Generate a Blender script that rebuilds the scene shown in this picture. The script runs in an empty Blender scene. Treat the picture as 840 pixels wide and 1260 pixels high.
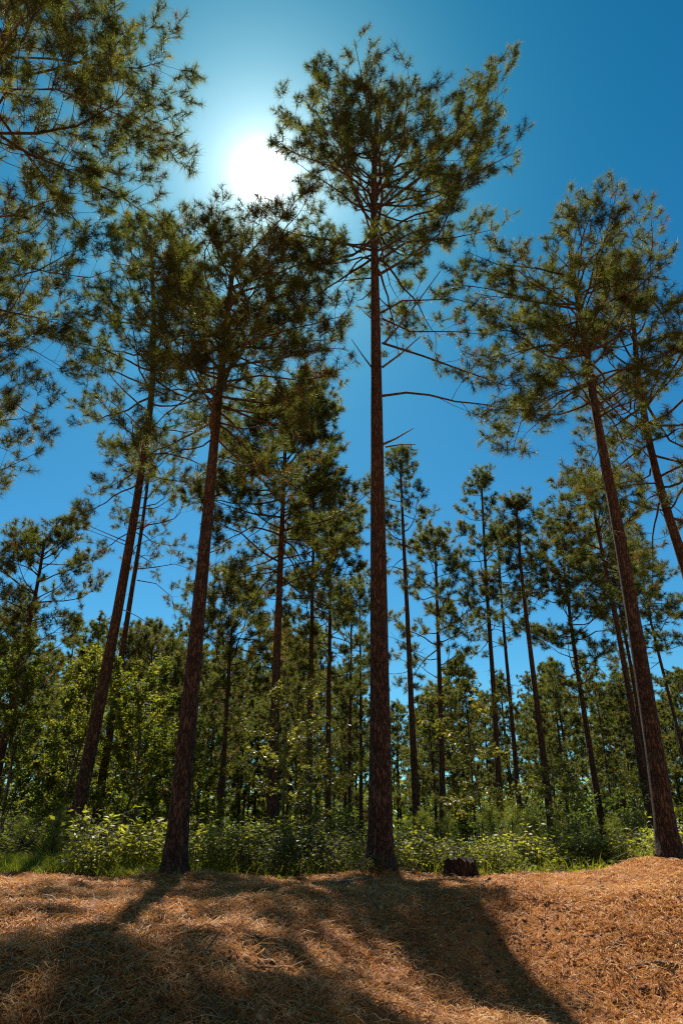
import bpy, math
import numpy as np
from mathutils import Vector, Matrix, noise as mnoise

R = math.radians
C = bpy.context.scene.collection
scene = bpy.context.scene

# ---------------------------------------------------------------- camera
PITCH = R(26.0)
F = 840.0                       # focal length in photo pixels (photo 840 x 1260)
CAM = np.array([0.0, 0.0, 0.5])
cd = bpy.data.cameras.new('camera')
cd.sensor_fit = 'VERTICAL'
cd.sensor_height = 36.0
cd.sensor_width = 24.0
cd.lens = 24.0
cd.clip_start = 0.05
cd.clip_end = 2000
cam = bpy.data.objects.new('camera', cd)
C.objects.link(cam)
cam.location = CAM
cam.rotation_euler = (R(90) + PITCH, 0, 0)
scene.camera = cam

# ---------------------------------------------------------------- sky, sun, exposure
SUN_AZ, SUN_EL = R(-9.41), R(51.9)      # azimuth from +Y towards +X
SUN = np.array([math.sin(SUN_AZ) * math.cos(SUN_EL), math.cos(SUN_AZ) * math.cos(SUN_EL), math.sin(SUN_EL)])
world = bpy.data.worlds.new('World')
scene.world = world
world.use_nodes = True
nt = world.node_tree
N, L = nt.nodes, nt.links
bg = N['Background']
bg.inputs['Strength'].default_value = 0.064
sky = N.new('ShaderNodeTexSky')
sky.sky_type = 'NISHITA'
sky.sun_disc = False
sky.sun_elevation = SUN_EL
sky.sun_rotation = SUN_AZ
sky.altitude = 0
sky.air_density = 1.0
sky.dust_density = 0.3
sky.ozone_density = 3.0
hs = N.new('ShaderNodeHueSaturation')
hs.inputs['Saturation'].default_value = 1.3
hs.inputs['Value'].default_value = 1.0
L.new(sky.outputs[0], hs.inputs['Color'])
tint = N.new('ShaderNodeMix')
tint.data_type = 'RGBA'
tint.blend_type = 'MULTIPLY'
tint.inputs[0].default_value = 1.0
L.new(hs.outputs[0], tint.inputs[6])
tc = N.new('ShaderNodeTexCoord')
# deep clean blue ahead, warm tint added to the unseen sky behind the camera, warming the shade
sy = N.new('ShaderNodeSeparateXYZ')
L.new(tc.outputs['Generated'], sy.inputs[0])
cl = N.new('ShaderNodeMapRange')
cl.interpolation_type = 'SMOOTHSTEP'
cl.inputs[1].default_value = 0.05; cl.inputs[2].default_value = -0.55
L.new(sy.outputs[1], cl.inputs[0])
tm = N.new('ShaderNodeMix'); tm.data_type = 'RGBA'
lo = N.new('ShaderNodeMapRange'); lo.interpolation_type = 'SMOOTHSTEP'
lo.inputs[1].default_value = 0.0; lo.inputs[2].default_value = 0.95
L.new(sy.outputs[2], lo.inputs[0])
hz = N.new('ShaderNodeMix'); hz.data_type = 'RGBA'
hz.inputs[6].default_value = (0.72, 1.22, 1.16, 1)     # paler towards the horizon
hz.inputs[7].default_value = (0.15, 0.99, 0.92, 1)
L.new(lo.outputs[0], hz.inputs[0])
L.new(hz.outputs[2], tm.inputs[6])
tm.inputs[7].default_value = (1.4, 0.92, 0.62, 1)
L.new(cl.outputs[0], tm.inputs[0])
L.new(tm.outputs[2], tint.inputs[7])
dt = N.new('ShaderNodeVectorMath')
dt.operation = 'DOT_PRODUCT'
dt.inputs[1].default_value = tuple(SUN)
L.new(tc.outputs['Generated'], dt.inputs[0])
mx = N.new('ShaderNodeMath'); mx.operation = 'MAXIMUM'; mx.inputs[1].default_value = 0.0
L.new(dt.outputs['Value'], mx.inputs[0])
prev = tint.outputs[2]
# the sun itself and the bright air round it, as part of the sky
for power, col, k in ((9000, (1, 0.97, 0.9), 400.0), (1500, (1, 0.97, 0.92), 12.0), (300, (1, 0.98, 0.96), 5.0), (70, (0.97, 0.98, 1.0), 2.8)):
    pw = N.new('ShaderNodeMath'); pw.operation = 'POWER'; pw.inputs[1].default_value = power
    L.new(mx.outputs[0], pw.inputs[0])
    sc_ = N.new('ShaderNodeVectorMath'); sc_.operation = 'SCALE'
    sc_.inputs[0].default_value = (col[0] * k, col[1] * k, col[2] * k)
    L.new(pw.outputs[0], sc_.inputs['Scale'])
    ad = N.new('ShaderNodeVectorMath'); ad.operation = 'ADD'
    L.new(prev, ad.inputs[0]); L.new(sc_.outputs[0], ad.inputs[1])
    prev = ad.outputs[0]
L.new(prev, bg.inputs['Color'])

sl = bpy.data.lights.new('sun', 'SUN')
sl.energy = 5.0
sl.angle = R(0.53)
sl.color = (1.0, 0.93, 0.82)
so = bpy.data.objects.new('sun', sl)
C.objects.link(so)
so.location = (-4, 25, 40)
so.rotation_euler = Vector(SUN).to_track_quat('Z', 'Y').to_euler()

vs = scene.view_settings
vs.view_transform = 'Standard'
vs.look = 'None'
vs.exposure = 0.62
vs.gamma = 1.0
vs.use_curve_mapping = False
scene.render.engine = 'CYCLES'
cy = scene.cycles
cy.use_denoising = False
cy.filter_width = 1.2
cy.max_bounces = 7
cy.diffuse_bounces = 3
cy.glossy_bounces = 2
cy.transmission_bounces = 5
cy.transparent_max_bounces = 6
cy.volume_bounces = 0
cy.sample_clamp_indirect = 4.0

# ---------------------------------------------------------------- small maths helpers
def ray(px, py):
    c, s = math.cos(PITCH), math.sin(PITCH)
    x = (px - 420) / F
    u = (630 - py) / F
    return np.array([x, c - u * s, s + u * c])

def at(px, py, D):
    r = ray(px, py)
    return CAM + r * (D / r[1])

def nz(a):
    a = np.asarray(a, float)
    return a / np.maximum(np.linalg.norm(a, axis=-1, keepdims=True), 1e-9)

def smooth(a, b, x):
    t = np.clip((x - a) / (b - a), 0, 1)
    return t * t * (3 - 2 * t)

def ground_h(x, y):
    """terrain: a level bench carrying the trees, a bank falling towards the viewer on the right"""
    x = np.asarray(x, float); y = np.asarray(y, float)
    bench = 0.02 + 0.22 * smooth(1.5, 6.0, x) * smooth(15, 8, y) + 0.05 * smooth(-1, -4, x) * smooth(14, 9, y)
    drop = -0.68 * smooth(8.4, 6.0, y) - 0.28 * smooth(6.2, 3.2, y)
    dropl = -0.03 * smooth(7, 4.5, y) - 0.55 * smooth(4.6, 2.2, y)
    k = smooth(-0.9, 1.25, x + 0.12 * (y - 6))
    h = bench + dropl * (1 - k) + drop * k
    near = smooth(22, 10, y)
    h = h + near * (0.022 * np.sin(2.3 * x + 1.1 * y) + 0.018 * np.sin(3.7 * x - 2.9 * y + 1) + 0.012 * np.sin(7.1 * x + 5.3 * y))
    h = h + 0.10 * np.exp(-((x + 2.3) ** 2 + (y - 11.0) ** 2) / 0.5) + 0.10 * np.exp(-((x - 0.62) ** 2 + (y - 11.5) ** 2) / 0.6)
    h = h + 0.22 * np.exp(-((x - 5.0) ** 2 + (y - 11.9) ** 2) / 0.7)
    return h

# ---------------------------------------------------------------- mesh helpers
def mesh_np(name, V, Fq, attr=None, smooth_faces=False):
    """V (n,3); Fq: list of arrays (m,3) or (m,4)"""
    me = bpy.data.meshes.new(name)
    V = np.asarray(V, np.float32)
    loops = np.concatenate([f.reshape(-1) for f in Fq]).astype(np.int32)
    tot = np.concatenate([np.full(len(f), f.shape[1], np.int32) for f in Fq])
    start = np.concatenate([[0], np.cumsum(tot)[:-1]]).astype(np.int32)
    me.vertices.add(len(V)); me.vertices.foreach_set('co', V.reshape(-1))
    me.loops.add(len(loops)); me.loops.foreach_set('vertex_index', loops)
    me.polygons.add(len(tot))
    me.polygons.foreach_set('loop_start', start)
    me.polygons.foreach_set('loop_total', tot)
    if smooth_faces:
        me.polygons.foreach_set('use_smooth', np.ones(len(tot), bool))
    me.update(calc_edges=True)
    me.validate()
    if attr is not None:
        a = me.attributes.new('tint', 'FLOAT', 'POINT')
        a.data.foreach_set('value', np.asarray(attr, np.float32))
    return me

def link(name, me, mat, parent=None):
    o = bpy.data.objects.new(name, me)
    C.objects.link(o)
    if mat is not None and not me.materials:
        me.materials.append(mat)
    if parent is not None:
        o.parent = parent
    return o

def thing(name, label, cat, loc=(0, 0, 0), group=None):
    o = bpy.data.objects.new(name, None)
    C.objects.link(o)
    o.empty_display_size = 0.3
    o.location = loc
    tag(o, label, cat, group)
    return o

def tag(o, label=None, cat=None, group=None, kind=None):
    if label: o['label'] = label
    if cat: o['category'] = cat
    if group: o['group'] = group
    if kind: o['kind'] = kind
    return o

def copy_tree(o, parent=None):
    c = o.copy()
    C.objects.link(c)
    c.parent = parent
    for ch in list(o.children):
        copy_tree(ch, c)
    return c

class Tubes:
    def __init__(self):
        self.V, self.F, self.n = [], [], 0
    def add(self, P, rad, sides=6, rough=0.0, rng=None, cap=True):
        P = np.asarray(P, float); m = len(P)
        rad = np.broadcast_to(np.asarray(rad, float), (m,))
        T = np.gradient(P, axis=0); T = nz(T)
        ref = np.array([0.0, 0, 1]) if abs(T[0][2]) < 0.9 else np.array([0.0, 1, 0])
        Vs = []
        ang = np.linspace(0, 2 * np.pi, sides, endpoint=False)
        u = nz(np.cross(T[0], ref))
        for i in range(m):
            u = u - T[i] * (u @ T[i]); u = nz(u)
            v = np.cross(T[i], u)
            r = rad[i] * np.ones(sides)
            if rough and rng is not None:
                r = r * (1 + rough * rng.standard_normal(sides))
            Vs.append(P[i] + r[:, None] * (np.cos(ang)[:, None] * u + np.sin(ang)[:, None] * v))
        a = np.arange(sides); b = (a + 1) % sides
        fs = []
        for i in range(m - 1):
            o0 = self.n + i * sides; o1 = o0 + sides
            fs.append(np.stack([o0 + a, o0 + b, o1 + b, o1 + a], 1))
        self.F.append(np.concatenate(fs))
        if cap:
            e = self.n + (m - 1) * sides
            ctr = self.n + m * sides
            Vs.append(P[-1][None] + T[-1] * rad[-1] * 0.4)
            self.capf = np.stack([e + a, e + b, np.full(sides, ctr)], 1)
            self.F.append(self.capf)
            self.n += 1
        self.V.append(np.concatenate(Vs))
        self.n += m * sides
    def mesh(self, name, origin=(0, 0, 0)):
        V = np.concatenate(self.V) - np.asarray(origin)
        return mesh_np(name, V, self.F, smooth_faces=True)

def needle_mesh(name, P, D, n, length, width, rng, tints, origin=(0, 0, 0), stem=0.16, wide=1.0):
    """every tuft: n thin needles fanning out of a twig tip"""
    P = np.asarray(P); D = nz(D); T = len(P)
    ref = np.where(np.abs(D[:, 2:3]) < 0.8, np.array([[0, 0, 1.0]]), np.array([[0, 1.0, 0]]))
    U = nz(np.cross(D, ref)); W = np.cross(D, U)
    s = rng.random((T, n, 1)) ** 1.2
    th = (0.18 + 1.25 * rng.random((T, n, 1)) ** 0.8 + 0.35 * s) * wide
    ph = rng.random((T, n, 1)) * 2 * np.pi
    d = D[:, None] * np.cos(th) + np.sin(th) * (np.cos(ph) * U[:, None] + np.sin(ph) * W[:, None])
    base = P[:, None] - D[:, None] * stem * s
    ln = length * (0.65 + 0.45 * rng.random((T, n, 1)))
    tip = base + d * ln
    tip[..., 2] -= 0.10 * ln[..., 0]
    side = nz(np.cross(d, rng.standard_normal((T, n, 3)))) * width * 0.5
    V = np.stack([base - side, base + side, tip], 2).reshape(-1, 3) - np.asarray(origin)
    Fc = np.arange(len(V)).reshape(-1, 3)
    tv = (np.asarray(tints)[:, None] + 0.12 * rng.standard_normal((T, n))).reshape(-1)
    return mesh_np(name, V, [Fc], attr=np.repeat(tv, 3))

def leaf_mesh(name, P, D, size, rng, tints, origin=(0, 0, 0), ratio=0.5):
    """folded lozenge leaves, one per point"""
    P = np.asarray(P); D = nz(D); T = len(P)
    side = nz(np.cross(D, rng.standard_normal((T, 3)) * 0.6 + np.array([0, 0, 1.0])))
    up = np.cross(side, D)
    ln = (size * (0.6 + 0.7 * rng.random(T)))[:, None]
    w = ln * ratio
    fold = ln * 0.10
    b = P
    m1 = P + D * ln * 0.42 + side * w * 0.5 + up * fold
    m2 = P + D * ln * 0.42 - side * w * 0.5 + up * fold
    mid = P + D * ln * 0.5
    tip = P + D * ln - up * fold * 0.8
    V = np.stack([b, m1, mid, tip, m2], 1).reshape(-1, 3) - np.asarray(origin)
    i0 = np.arange(T) * 5
    Fq = np.concatenate([np.stack([i0, i0 + 1, i0 + 3, i0 + 2], 1), np.stack([i0, i0 + 2, i0 + 3, i0 + 4], 1)])
    return mesh_np(name, V, [Fq], attr=np.repeat(np.asarray(tints), 5))

# ---------------------------------------------------------------- materials
def new_mat(name):
    m = bpy.data.materials.new(name)
    m.use_nodes = True
    return m, m.node_tree.nodes, m.node_tree.links, m.node_tree.nodes['Principled BSDF']

def ramp(nodes, stops):
    r = nodes.new('ShaderNodeValToRGB')
    el = r.color_ramp.elements
    while len(el) < len(stops): el.new(0.5)
    for e, (p, c) in zip(el, stops):
        e.position = p; e.color = (*c, 1)
    return r

def foliage_mat(name, stops, translucent=0.42, gloss=0.35, rough=0.45, noise_scale=0.9, glow=(1.6, 1.5, 0.7)):
    m, n, l, p = new_mat(name)
    at_ = n.new('ShaderNodeAttribute'); at_.attribute_name = 'tint'
    tcn = n.new('ShaderNodeTexCoord')
    nz_ = n.new('ShaderNodeTexNoise'); nz_.inputs['Scale'].default_value = noise_scale; nz_.inputs['Detail'].default_value = 3
    l.new(tcn.outputs['Object'], nz_.inputs['Vector'])
    mr = n.new('ShaderNodeMapRange'); mr.inputs[1].default_value = 0.3; mr.inputs[2].default_value = 0.7
    mr.inputs[3].default_value = -0.22; mr.inputs[4].default_value = 0.22
    l.new(nz_.outputs['Fac'], mr.inputs[0])
    ad = n.new('ShaderNodeMath'); ad.operation = 'ADD'
    l.new(at_.outputs['Fac'], ad.inputs[0]); l.new(mr.outputs[0], ad.inputs[1])
    oi = n.new('ShaderNodeObjectInfo')
    m2 = n.new('ShaderNodeMath'); m2.operation = 'MULTIPLY_ADD'; m2.inputs[1].default_value = 0.2; m2.inputs[2].default_value = -0.1
    l.new(oi.outputs['Random'], m2.inputs[0])
    a2 = n.new('ShaderNodeMath'); a2.operation = 'ADD'; a2.use_clamp = True
    l.new(ad.outputs[0], a2.inputs[0]); l.new(m2.outputs[0], a2.inputs[1])
    r = ramp(n, stops)
    l.new(a2.outputs[0], r.inputs[0])
    p.inputs['Roughness'].default_value = rough
    p.inputs['Specular IOR Level'].default_value = gloss
    l.new(r.outputs[0], p.inputs['Base Color'])
    tr = n.new('ShaderNodeBsdfTranslucent')
    br = n.new('ShaderNodeMix'); br.data_type = 'RGBA'; br.blend_type = 'MULTIPLY'; br.inputs[0].default_value = 1
    br.inputs[7].default_value = (*glow, 1)
    l.new(r.outputs[0], br.inputs[6]); l.new(br.outputs[2], tr.inputs['Color'])
    mxs = n.new('ShaderNodeMixShader'); mxs.inputs[0].default_value = translucent
    l.new(p.outputs[0], mxs.inputs[1]); l.new(tr.outputs[0], mxs.inputs[2])
    l.new(mxs.outputs[0], n['Material Output'].inputs['Surface'])
    return m

M = {}
M['needle'] = foliage_mat('pine_needles', [(0.0, (0.16, 0.085, 0.03)), (0.10, (0.13, 0.09, 0.03)), (0.2, (0.045, 0.065, 0.022)), (0.5, (0.09, 0.115, 0.032)), (0.8, (0.14, 0.15, 0.038)), (1.0, (0.22, 0.19, 0.05))], translucent=0.58, gloss=0.2, rough=0.5)
M['young_needle'] = foliage_mat('young_pine_needles', [(0.0, (0.07, 0.10, 0.02)), (0.5, (0.14, 0.18, 0.03)), (1.0, (0.24, 0.26, 0.05))], translucent=0.55)
M['leaf'] = foliage_mat('broad_leaves', [(0.0, (0.03, 0.05, 0.015)), (0.45, (0.085, 0.115, 0.02)), (0.8, (0.155, 0.165, 0.026)), (1.0, (0.24, 0.22, 0.04))], translucent=0.66, gloss=0.2, rough=0.55, glow=(1.7, 1.65, 0.65))
M['pale_leaf'] = foliage_mat('pale_leaves', [(0.0, (0.08, 0.11, 0.03)), (0.5, (0.20, 0.215, 0.036)), (1.0, (0.36, 0.34, 0.075))], translucent=0.6, gloss=0.4, rough=0.45, glow=(1.8, 1.75, 0.7))
M['yellow_leaf'] = foliage_mat('yellowing_leaves', [(0.0, (0.09, 0.11, 0.02)), (0.5, (0.19, 0.19, 0.035)), (1.0, (0.34, 0.28, 0.06))], translucent=0.5, gloss=0.5)
M['grass'] = foliage_mat('grass_blades', [(0.0, (0.08, 0.12, 0.015)), (0.6, (0.18, 0.22, 0.03)), (1.0, (0.34, 0.32, 0.08))], translucent=0.5)
M['straw'] = foliage_mat('dry_straw', [(0.0, (0.15, 0.052, 0.017)), (0.4, (0.40, 0.165, 0.05)), (0.75, (0.57, 0.28, 0.095)), (1.0, (0.7, 0.47, 0.21))], translucent=0.2, gloss=0.2, rough=0.6)
M['litter'] = foliage_mat('bark_litter', [(0.0, (0.05, 0.025, 0.014)), (0.4, (0.30, 0.125, 0.045)), (0.75, (0.46, 0.22, 0.08)), (1.0, (0.58, 0.38, 0.19))], translucent=0.0, gloss=0.2, rough=0.8)

def bark_mat(name, dark, mid, light, scale=(15, 15, 3.6), bump=1.0, plates=False):
    m, n, l, p = new_mat(name)
    tcn = n.new('ShaderNodeTexCoord')
    mp = n.new('ShaderNodeMapping'); mp.inputs['Scale'].default_value = scale
    l.new(tcn.outputs['Object'], mp.inputs[0])
    ns = n.new('ShaderNodeTexNoise'); ns.inputs['Scale'].default_value = 1.6; ns.inputs['Detail'].default_value = 4
    l.new(mp.outputs[0], ns.inputs['Vector'])
    mixv = n.new('ShaderNodeVectorMath'); mixv.operation = 'MULTIPLY_ADD'
    mixv.inputs[1].default_value = (1.7, 1.7, 1.7)
    l.new(ns.outputs['Color'], mixv.inputs[0]); l.new(mp.outputs[0], mixv.inputs[2])
    v = n.new('ShaderNodeTexVoronoi'); v.feature = 'DISTANCE_TO_EDGE'; v.inputs['Scale'].default_value = 1.5
    l.new(mixv.outputs[0], v.inputs['Vector'])
    v2 = n.new('ShaderNodeTexVoronoi'); v2.inputs['Scale'].default_value = 1.5
    l.new(mixv.outputs[0], v2.inputs['Vector'])
    fine = n.new('ShaderNodeTexNoise'); fine.inputs['Scale'].default_value = 6; fine.inputs['Detail'].default_value = 6
    l.new(mp.outputs[0], fine.inputs['Vector'])
    r1 = ramp(n, [(0.0, (0, 0, 0)), (0.18, (1, 1, 1))])
    l.new(v.outputs['Distance'], r1.inputs[0])
    r2 = ramp(n, [(0.25, mid), (0.75, light)])
    sep = n.new('ShaderNodeSeparateColor'); l.new(v2.outputs['Color'], sep.inputs[0])
    av = n.new('ShaderNodeMath'); av.operation = 'MULTIPLY_ADD'; av.inputs[1].default_value = 0.5
    hf = n.new('ShaderNodeMath'); hf.operation = 'MULTIPLY'; hf.inputs[1].default_value = 0.5
    l.new(fine.outputs['Fac'], hf.inputs[0])
    l.new(sep.outputs[0], av.inputs[0]); l.new(hf.outputs[0], av.inputs[2])
    l.new(av.outputs[0], r2.inputs[0])
    mc = n.new('ShaderNodeMix'); mc.data_type = 'RGBA'
    mc.inputs[6].default_value = (*dark, 1)
    l.new(r1.outputs[0], mc.inputs[0]); l.new(r2.outputs[0], mc.inputs[7])
    l.new(mc.outputs[2], p.inputs['Base Color'])
    if plates:
        sz = n.new('ShaderNodeSeparateXYZ'); l.new(tcn.outputs['Object'], sz.inputs[0])
        big = n.new('ShaderNodeTexNoise'); big.inputs['Scale'].default_value = 0.7; big.inputs['Detail'].default_value = 4
        l.new(tcn.outputs['Object'], big.inputs['Vector'])
        up = n.new('ShaderNodeMapRange'); up.inputs[1].default_value = 2.0; up.inputs[2].default_value = 13.0
        l.new(sz.outputs[2], up.inputs[0])
        um = n.new('ShaderNodeMath'); um.operation = 'MULTIPLY'
        l.new(up.outputs[0], um.inputs[0]); l.new(big.outputs['Fac'], um.inputs[1])
        mu = n.new('ShaderNodeMix'); mu.data_type = 'RGBA'; mu.inputs[7].default_value = (0.19, 0.10, 0.055, 1)
        l.new(um.outputs[0], mu.inputs[0]); l.new(mc.outputs[2], mu.inputs[6])
        gr = n.new('ShaderNodeTexNoise'); gr.inputs['Scale'].default_value = 2.3; gr.inputs['Detail'].default_value = 5
        l.new(tcn.outputs['Object'], gr.inputs['Vector'])
        gr2 = ramp(n, [(0.55, (0, 0, 0)), (0.72, (0.55, 0.55, 0.55))]); l.new(gr.outputs['Fac'], gr2.inputs[0])
        mg = n.new('ShaderNodeMix'); mg.data_type = 'RGBA'; mg.inputs[7].default_value = (0.11, 0.095, 0.075, 1)
        l.new(gr2.outputs[0], mg.inputs[0]); l.new(mu.outputs[2], mg.inputs[6])
        l.new(mg.outputs[2], p.inputs['Base Color'])
    hgt = n.new('ShaderNodeMath'); hgt.operation = 'MULTIPLY_ADD'; hgt.inputs[1].default_value = 0.35
    l.new(fine.outputs['Fac'], hgt.inputs[0]); l.new(r1.outputs[0], hgt.inputs[2])
    bp = n.new('ShaderNodeBump'); bp.inputs['Strength'].default_value = bump; bp.inputs['Distance'].default_value = 0.03
    l.new(hgt.outputs[0], bp.inputs['Height']); l.new(bp.outputs[0], p.inputs['Normal'])
    p.inputs['Roughness'].default_value = 0.85
    p.inputs['Specular IOR Level'].default_value = 0.25
    return m

M['bark'] = bark_mat('pine_bark', (0.024, 0.015, 0.011), (0.075, 0.044, 0.031), (0.14, 0.086, 0.06), plates=True)
M['limb'] = bark_mat('limb_bark', (0.04, 0.026, 0.02), (0.10, 0.065, 0.045), (0.19, 0.13, 0.09), scale=(16, 16, 16), bump=0.5)
M['deadwood'] = bark_mat('dead_wood', (0.06, 0.05, 0.04), (0.16, 0.12, 0.09), (0.30, 0.24, 0.18), scale=(20, 20, 20), bump=0.5)
M['smooth_bark'] = bark_mat('shrub_bark', (0.05, 0.04, 0.03), (0.12, 0.10, 0.075), (0.2, 0.17, 0.13), scale=(18, 18, 6), bump=0.3)
M['stump'] = bark_mat('stump_wood', (0.015, 0.009, 0.006), (0.045, 0.024, 0.015), (0.085, 0.046, 0.03), scale=(14, 14, 4), bump=1.0)

def ground_mat():
    m, n, l, p = new_mat('forest_floor')
    tcn = n.new('ShaderNodeTexCoord')
    big = n.new('ShaderNodeTexNoise'); big.inputs['Scale'].default_value = 0.9; big.inputs['Detail'].default_value = 5
    med = n.new('ShaderNodeTexNoise'); med.inputs['Scale'].default_value = 7; med.inputs['Detail'].default_value = 8; med.inputs['Roughness'].default_value = 0.7
    fin = n.new('ShaderNodeTexNoise'); fin.inputs['Scale'].default_value = 45; fin.inputs['Detail'].default_value = 6; fin.inputs['Roughness'].default_value = 0.7
    for t in (big, med, fin): l.new(tcn.outputs['Object'], t.inputs['Vector'])
    r1 = ramp(n, [(0.3, (0.18, 0.062, 0.02)), (0.5, (0.47, 0.185, 0.055)), (0.7, (0.58, 0.29, 0.105))])
    r2 = ramp(n, [(0.3, (0.10, 0.04, 0.016)), (0.55, (0.44, 0.185, 0.06)), (0.75, (0.6, 0.33, 0.14))])
    l.new(med.outputs['Fac'], r1.inputs[0]); l.new(fin.outputs['Fac'], r2.inputs[0])
    mc = n.new('ShaderNodeMix'); mc.data_type = 'RGBA'; mc.inputs[0].default_value = 0.5
    l.new(r1.outputs[0], mc.inputs[6]); l.new(r2.outputs[0], mc.inputs[7])
    # bare red clay showing through
    rb = ramp(n, [(0.52, (0, 0, 0)), (0.66, (1, 1, 1))]); l.new(big.outputs['Fac'], rb.inputs[0])
    mk = n.new('ShaderNodeMix'); mk.data_type = 'RGBA'; mk.inputs[7].default_value = (0.46, 0.16, 0.045, 1)
    sc1 = n.new('ShaderNodeMath'); sc1.operation = 'MULTIPLY'; sc1.inputs[1].default_value = 0.6
    l.new(rb.outputs[0], sc1.inputs[0]); l.new(sc1.outputs[0], mk.inputs[0]); l.new(mc.outputs[2], mk.inputs[6])
    # darker leaf mould under the wood
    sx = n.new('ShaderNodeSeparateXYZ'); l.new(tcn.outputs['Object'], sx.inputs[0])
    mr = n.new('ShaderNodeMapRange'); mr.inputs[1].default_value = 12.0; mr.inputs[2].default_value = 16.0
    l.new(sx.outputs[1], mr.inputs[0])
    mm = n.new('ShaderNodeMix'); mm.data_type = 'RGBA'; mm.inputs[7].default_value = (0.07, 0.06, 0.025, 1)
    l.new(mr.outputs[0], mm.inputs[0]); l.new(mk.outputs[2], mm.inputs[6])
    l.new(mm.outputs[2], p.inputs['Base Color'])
    ha = n.new('ShaderNodeMath'); ha.operation = 'MULTIPLY_ADD'; ha.inputs[1].default_value = 0.35
    l.new(fin.outputs['Fac'], ha.inputs[0]); l.new(med.outputs['Fac'], ha.inputs[2])
    bp = n.new('ShaderNodeBump'); bp.inputs['Strength'].default_value = 0.9; bp.inputs['Distance'].default_value = 0.06
    l.new(ha.outputs[0], bp.inputs['Height']); l.new(bp.outputs[0], p.inputs['Normal'])
    p.inputs['Roughness'].default_value = 0.95
    p.inputs['Specular IOR Level'].default_value = 0.1
    return m
M['ground'] = ground_mat()

# ---------------------------------------------------------------- ground: one sheet to the horizon
def axis(lo, hi, fine_lo, fine_hi, step, grow):
    a = list(np.arange(fine_lo, fine_hi, step))
    s = step
    while a[-1] < hi:
        s *= grow; a.append(a[-1] + s)
    s = step
    while a[0] > lo:
        s *= grow; a.insert(0, a[0] - s)
    return np.array(a)

def build_ground():
    xs = axis(-500, 500, -7, 8, 0.035, 1.25)
    ys = axis(-300, 700, 2.0, 13, 0.035, 1.25)
    X, Y = np.meshgrid(xs, ys)
    Z = ground_h(X, Y)
    rng = np.random.default_rng(5)
    fineness = smooth(16, 10, Y) * smooth(-9, -6, X) * smooth(10, 7.5, X)
    lump = np.zeros_like(Z)
    for sc_, amp in ((1.7, 0.035), (4.5, 0.026), (9, 0.022), (17, 0.016)):
        Q = np.array([mnoise.noise((x * sc_, y * sc_, 3.1 * sc_)) if f > 0 else 0 for x, y, f in zip(X.ravel(), Y.ravel(), fineness.ravel())]).reshape(Z.shape)
        lump += amp * Q
    Z = Z + lump * fineness
    V = np.stack([X, Y, Z], -1).reshape(-1, 3)
    ny, nx = X.shape
    i = (np.arange(ny - 1)[:, None] * nx + np.arange(nx - 1)[None]).reshape(-1)
    me = mesh_np('ground', V, [np.stack([i, i + 1, i + nx + 1, i + nx], 1)], smooth_faces=True)
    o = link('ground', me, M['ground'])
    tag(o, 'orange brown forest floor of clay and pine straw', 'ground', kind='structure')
    return xs, ys, Z
GX, GY, GZ = build_ground()

def gz(x, y):
    """height of the built sheet (bilinear)"""
    x = np.asarray(x, float); y = np.asarray(y, float)
    i = np.clip(np.searchsorted(GX, x) - 1, 0, len(GX) - 2); j = np.clip(np.searchsorted(GY, y) - 1, 0, len(GY) - 2)
    fx = (x - GX[i]) / (GX[i + 1] - GX[i]); fy = (y - GY[j]) / (GY[j + 1] - GY[j])
    return (GZ[j, i] * (1 - fx) + GZ[j, i + 1] * fx) * (1 - fy) + (GZ[j + 1, i] * (1 - fx) + GZ[j + 1, i + 1] * fx) * fy

# ---------------------------------------------------------------- branching
def grow(start, d0, length, n, up, jit, rng):
    """a polyline that bends upward by `up` along its length"""
    P = [np.array(start, float)]
    d = nz(d0).copy()
    step = length / n
    for i in range(n):
        d = nz(d + np.array([0, 0, up / n]) + jit * rng.standard_normal(3))
        P.append(P[-1] + d * step)
    return np.array(P)

def along(P, t):
    """point and direction at fraction t of polyline"""
    seg = np.linalg.norm(np.diff(P, axis=0), axis=1); cs = np.concatenate([[0], np.cumsum(seg)])
    s = t * cs[-1]; i = min(int(np.searchsorted(cs, s, side='right')) - 1, len(seg) - 1)
    f = (s - cs[i]) / seg[i]
    return P[i] + (P[i + 1] - P[i]) * f, nz(P[i + 1] - P[i])

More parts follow.
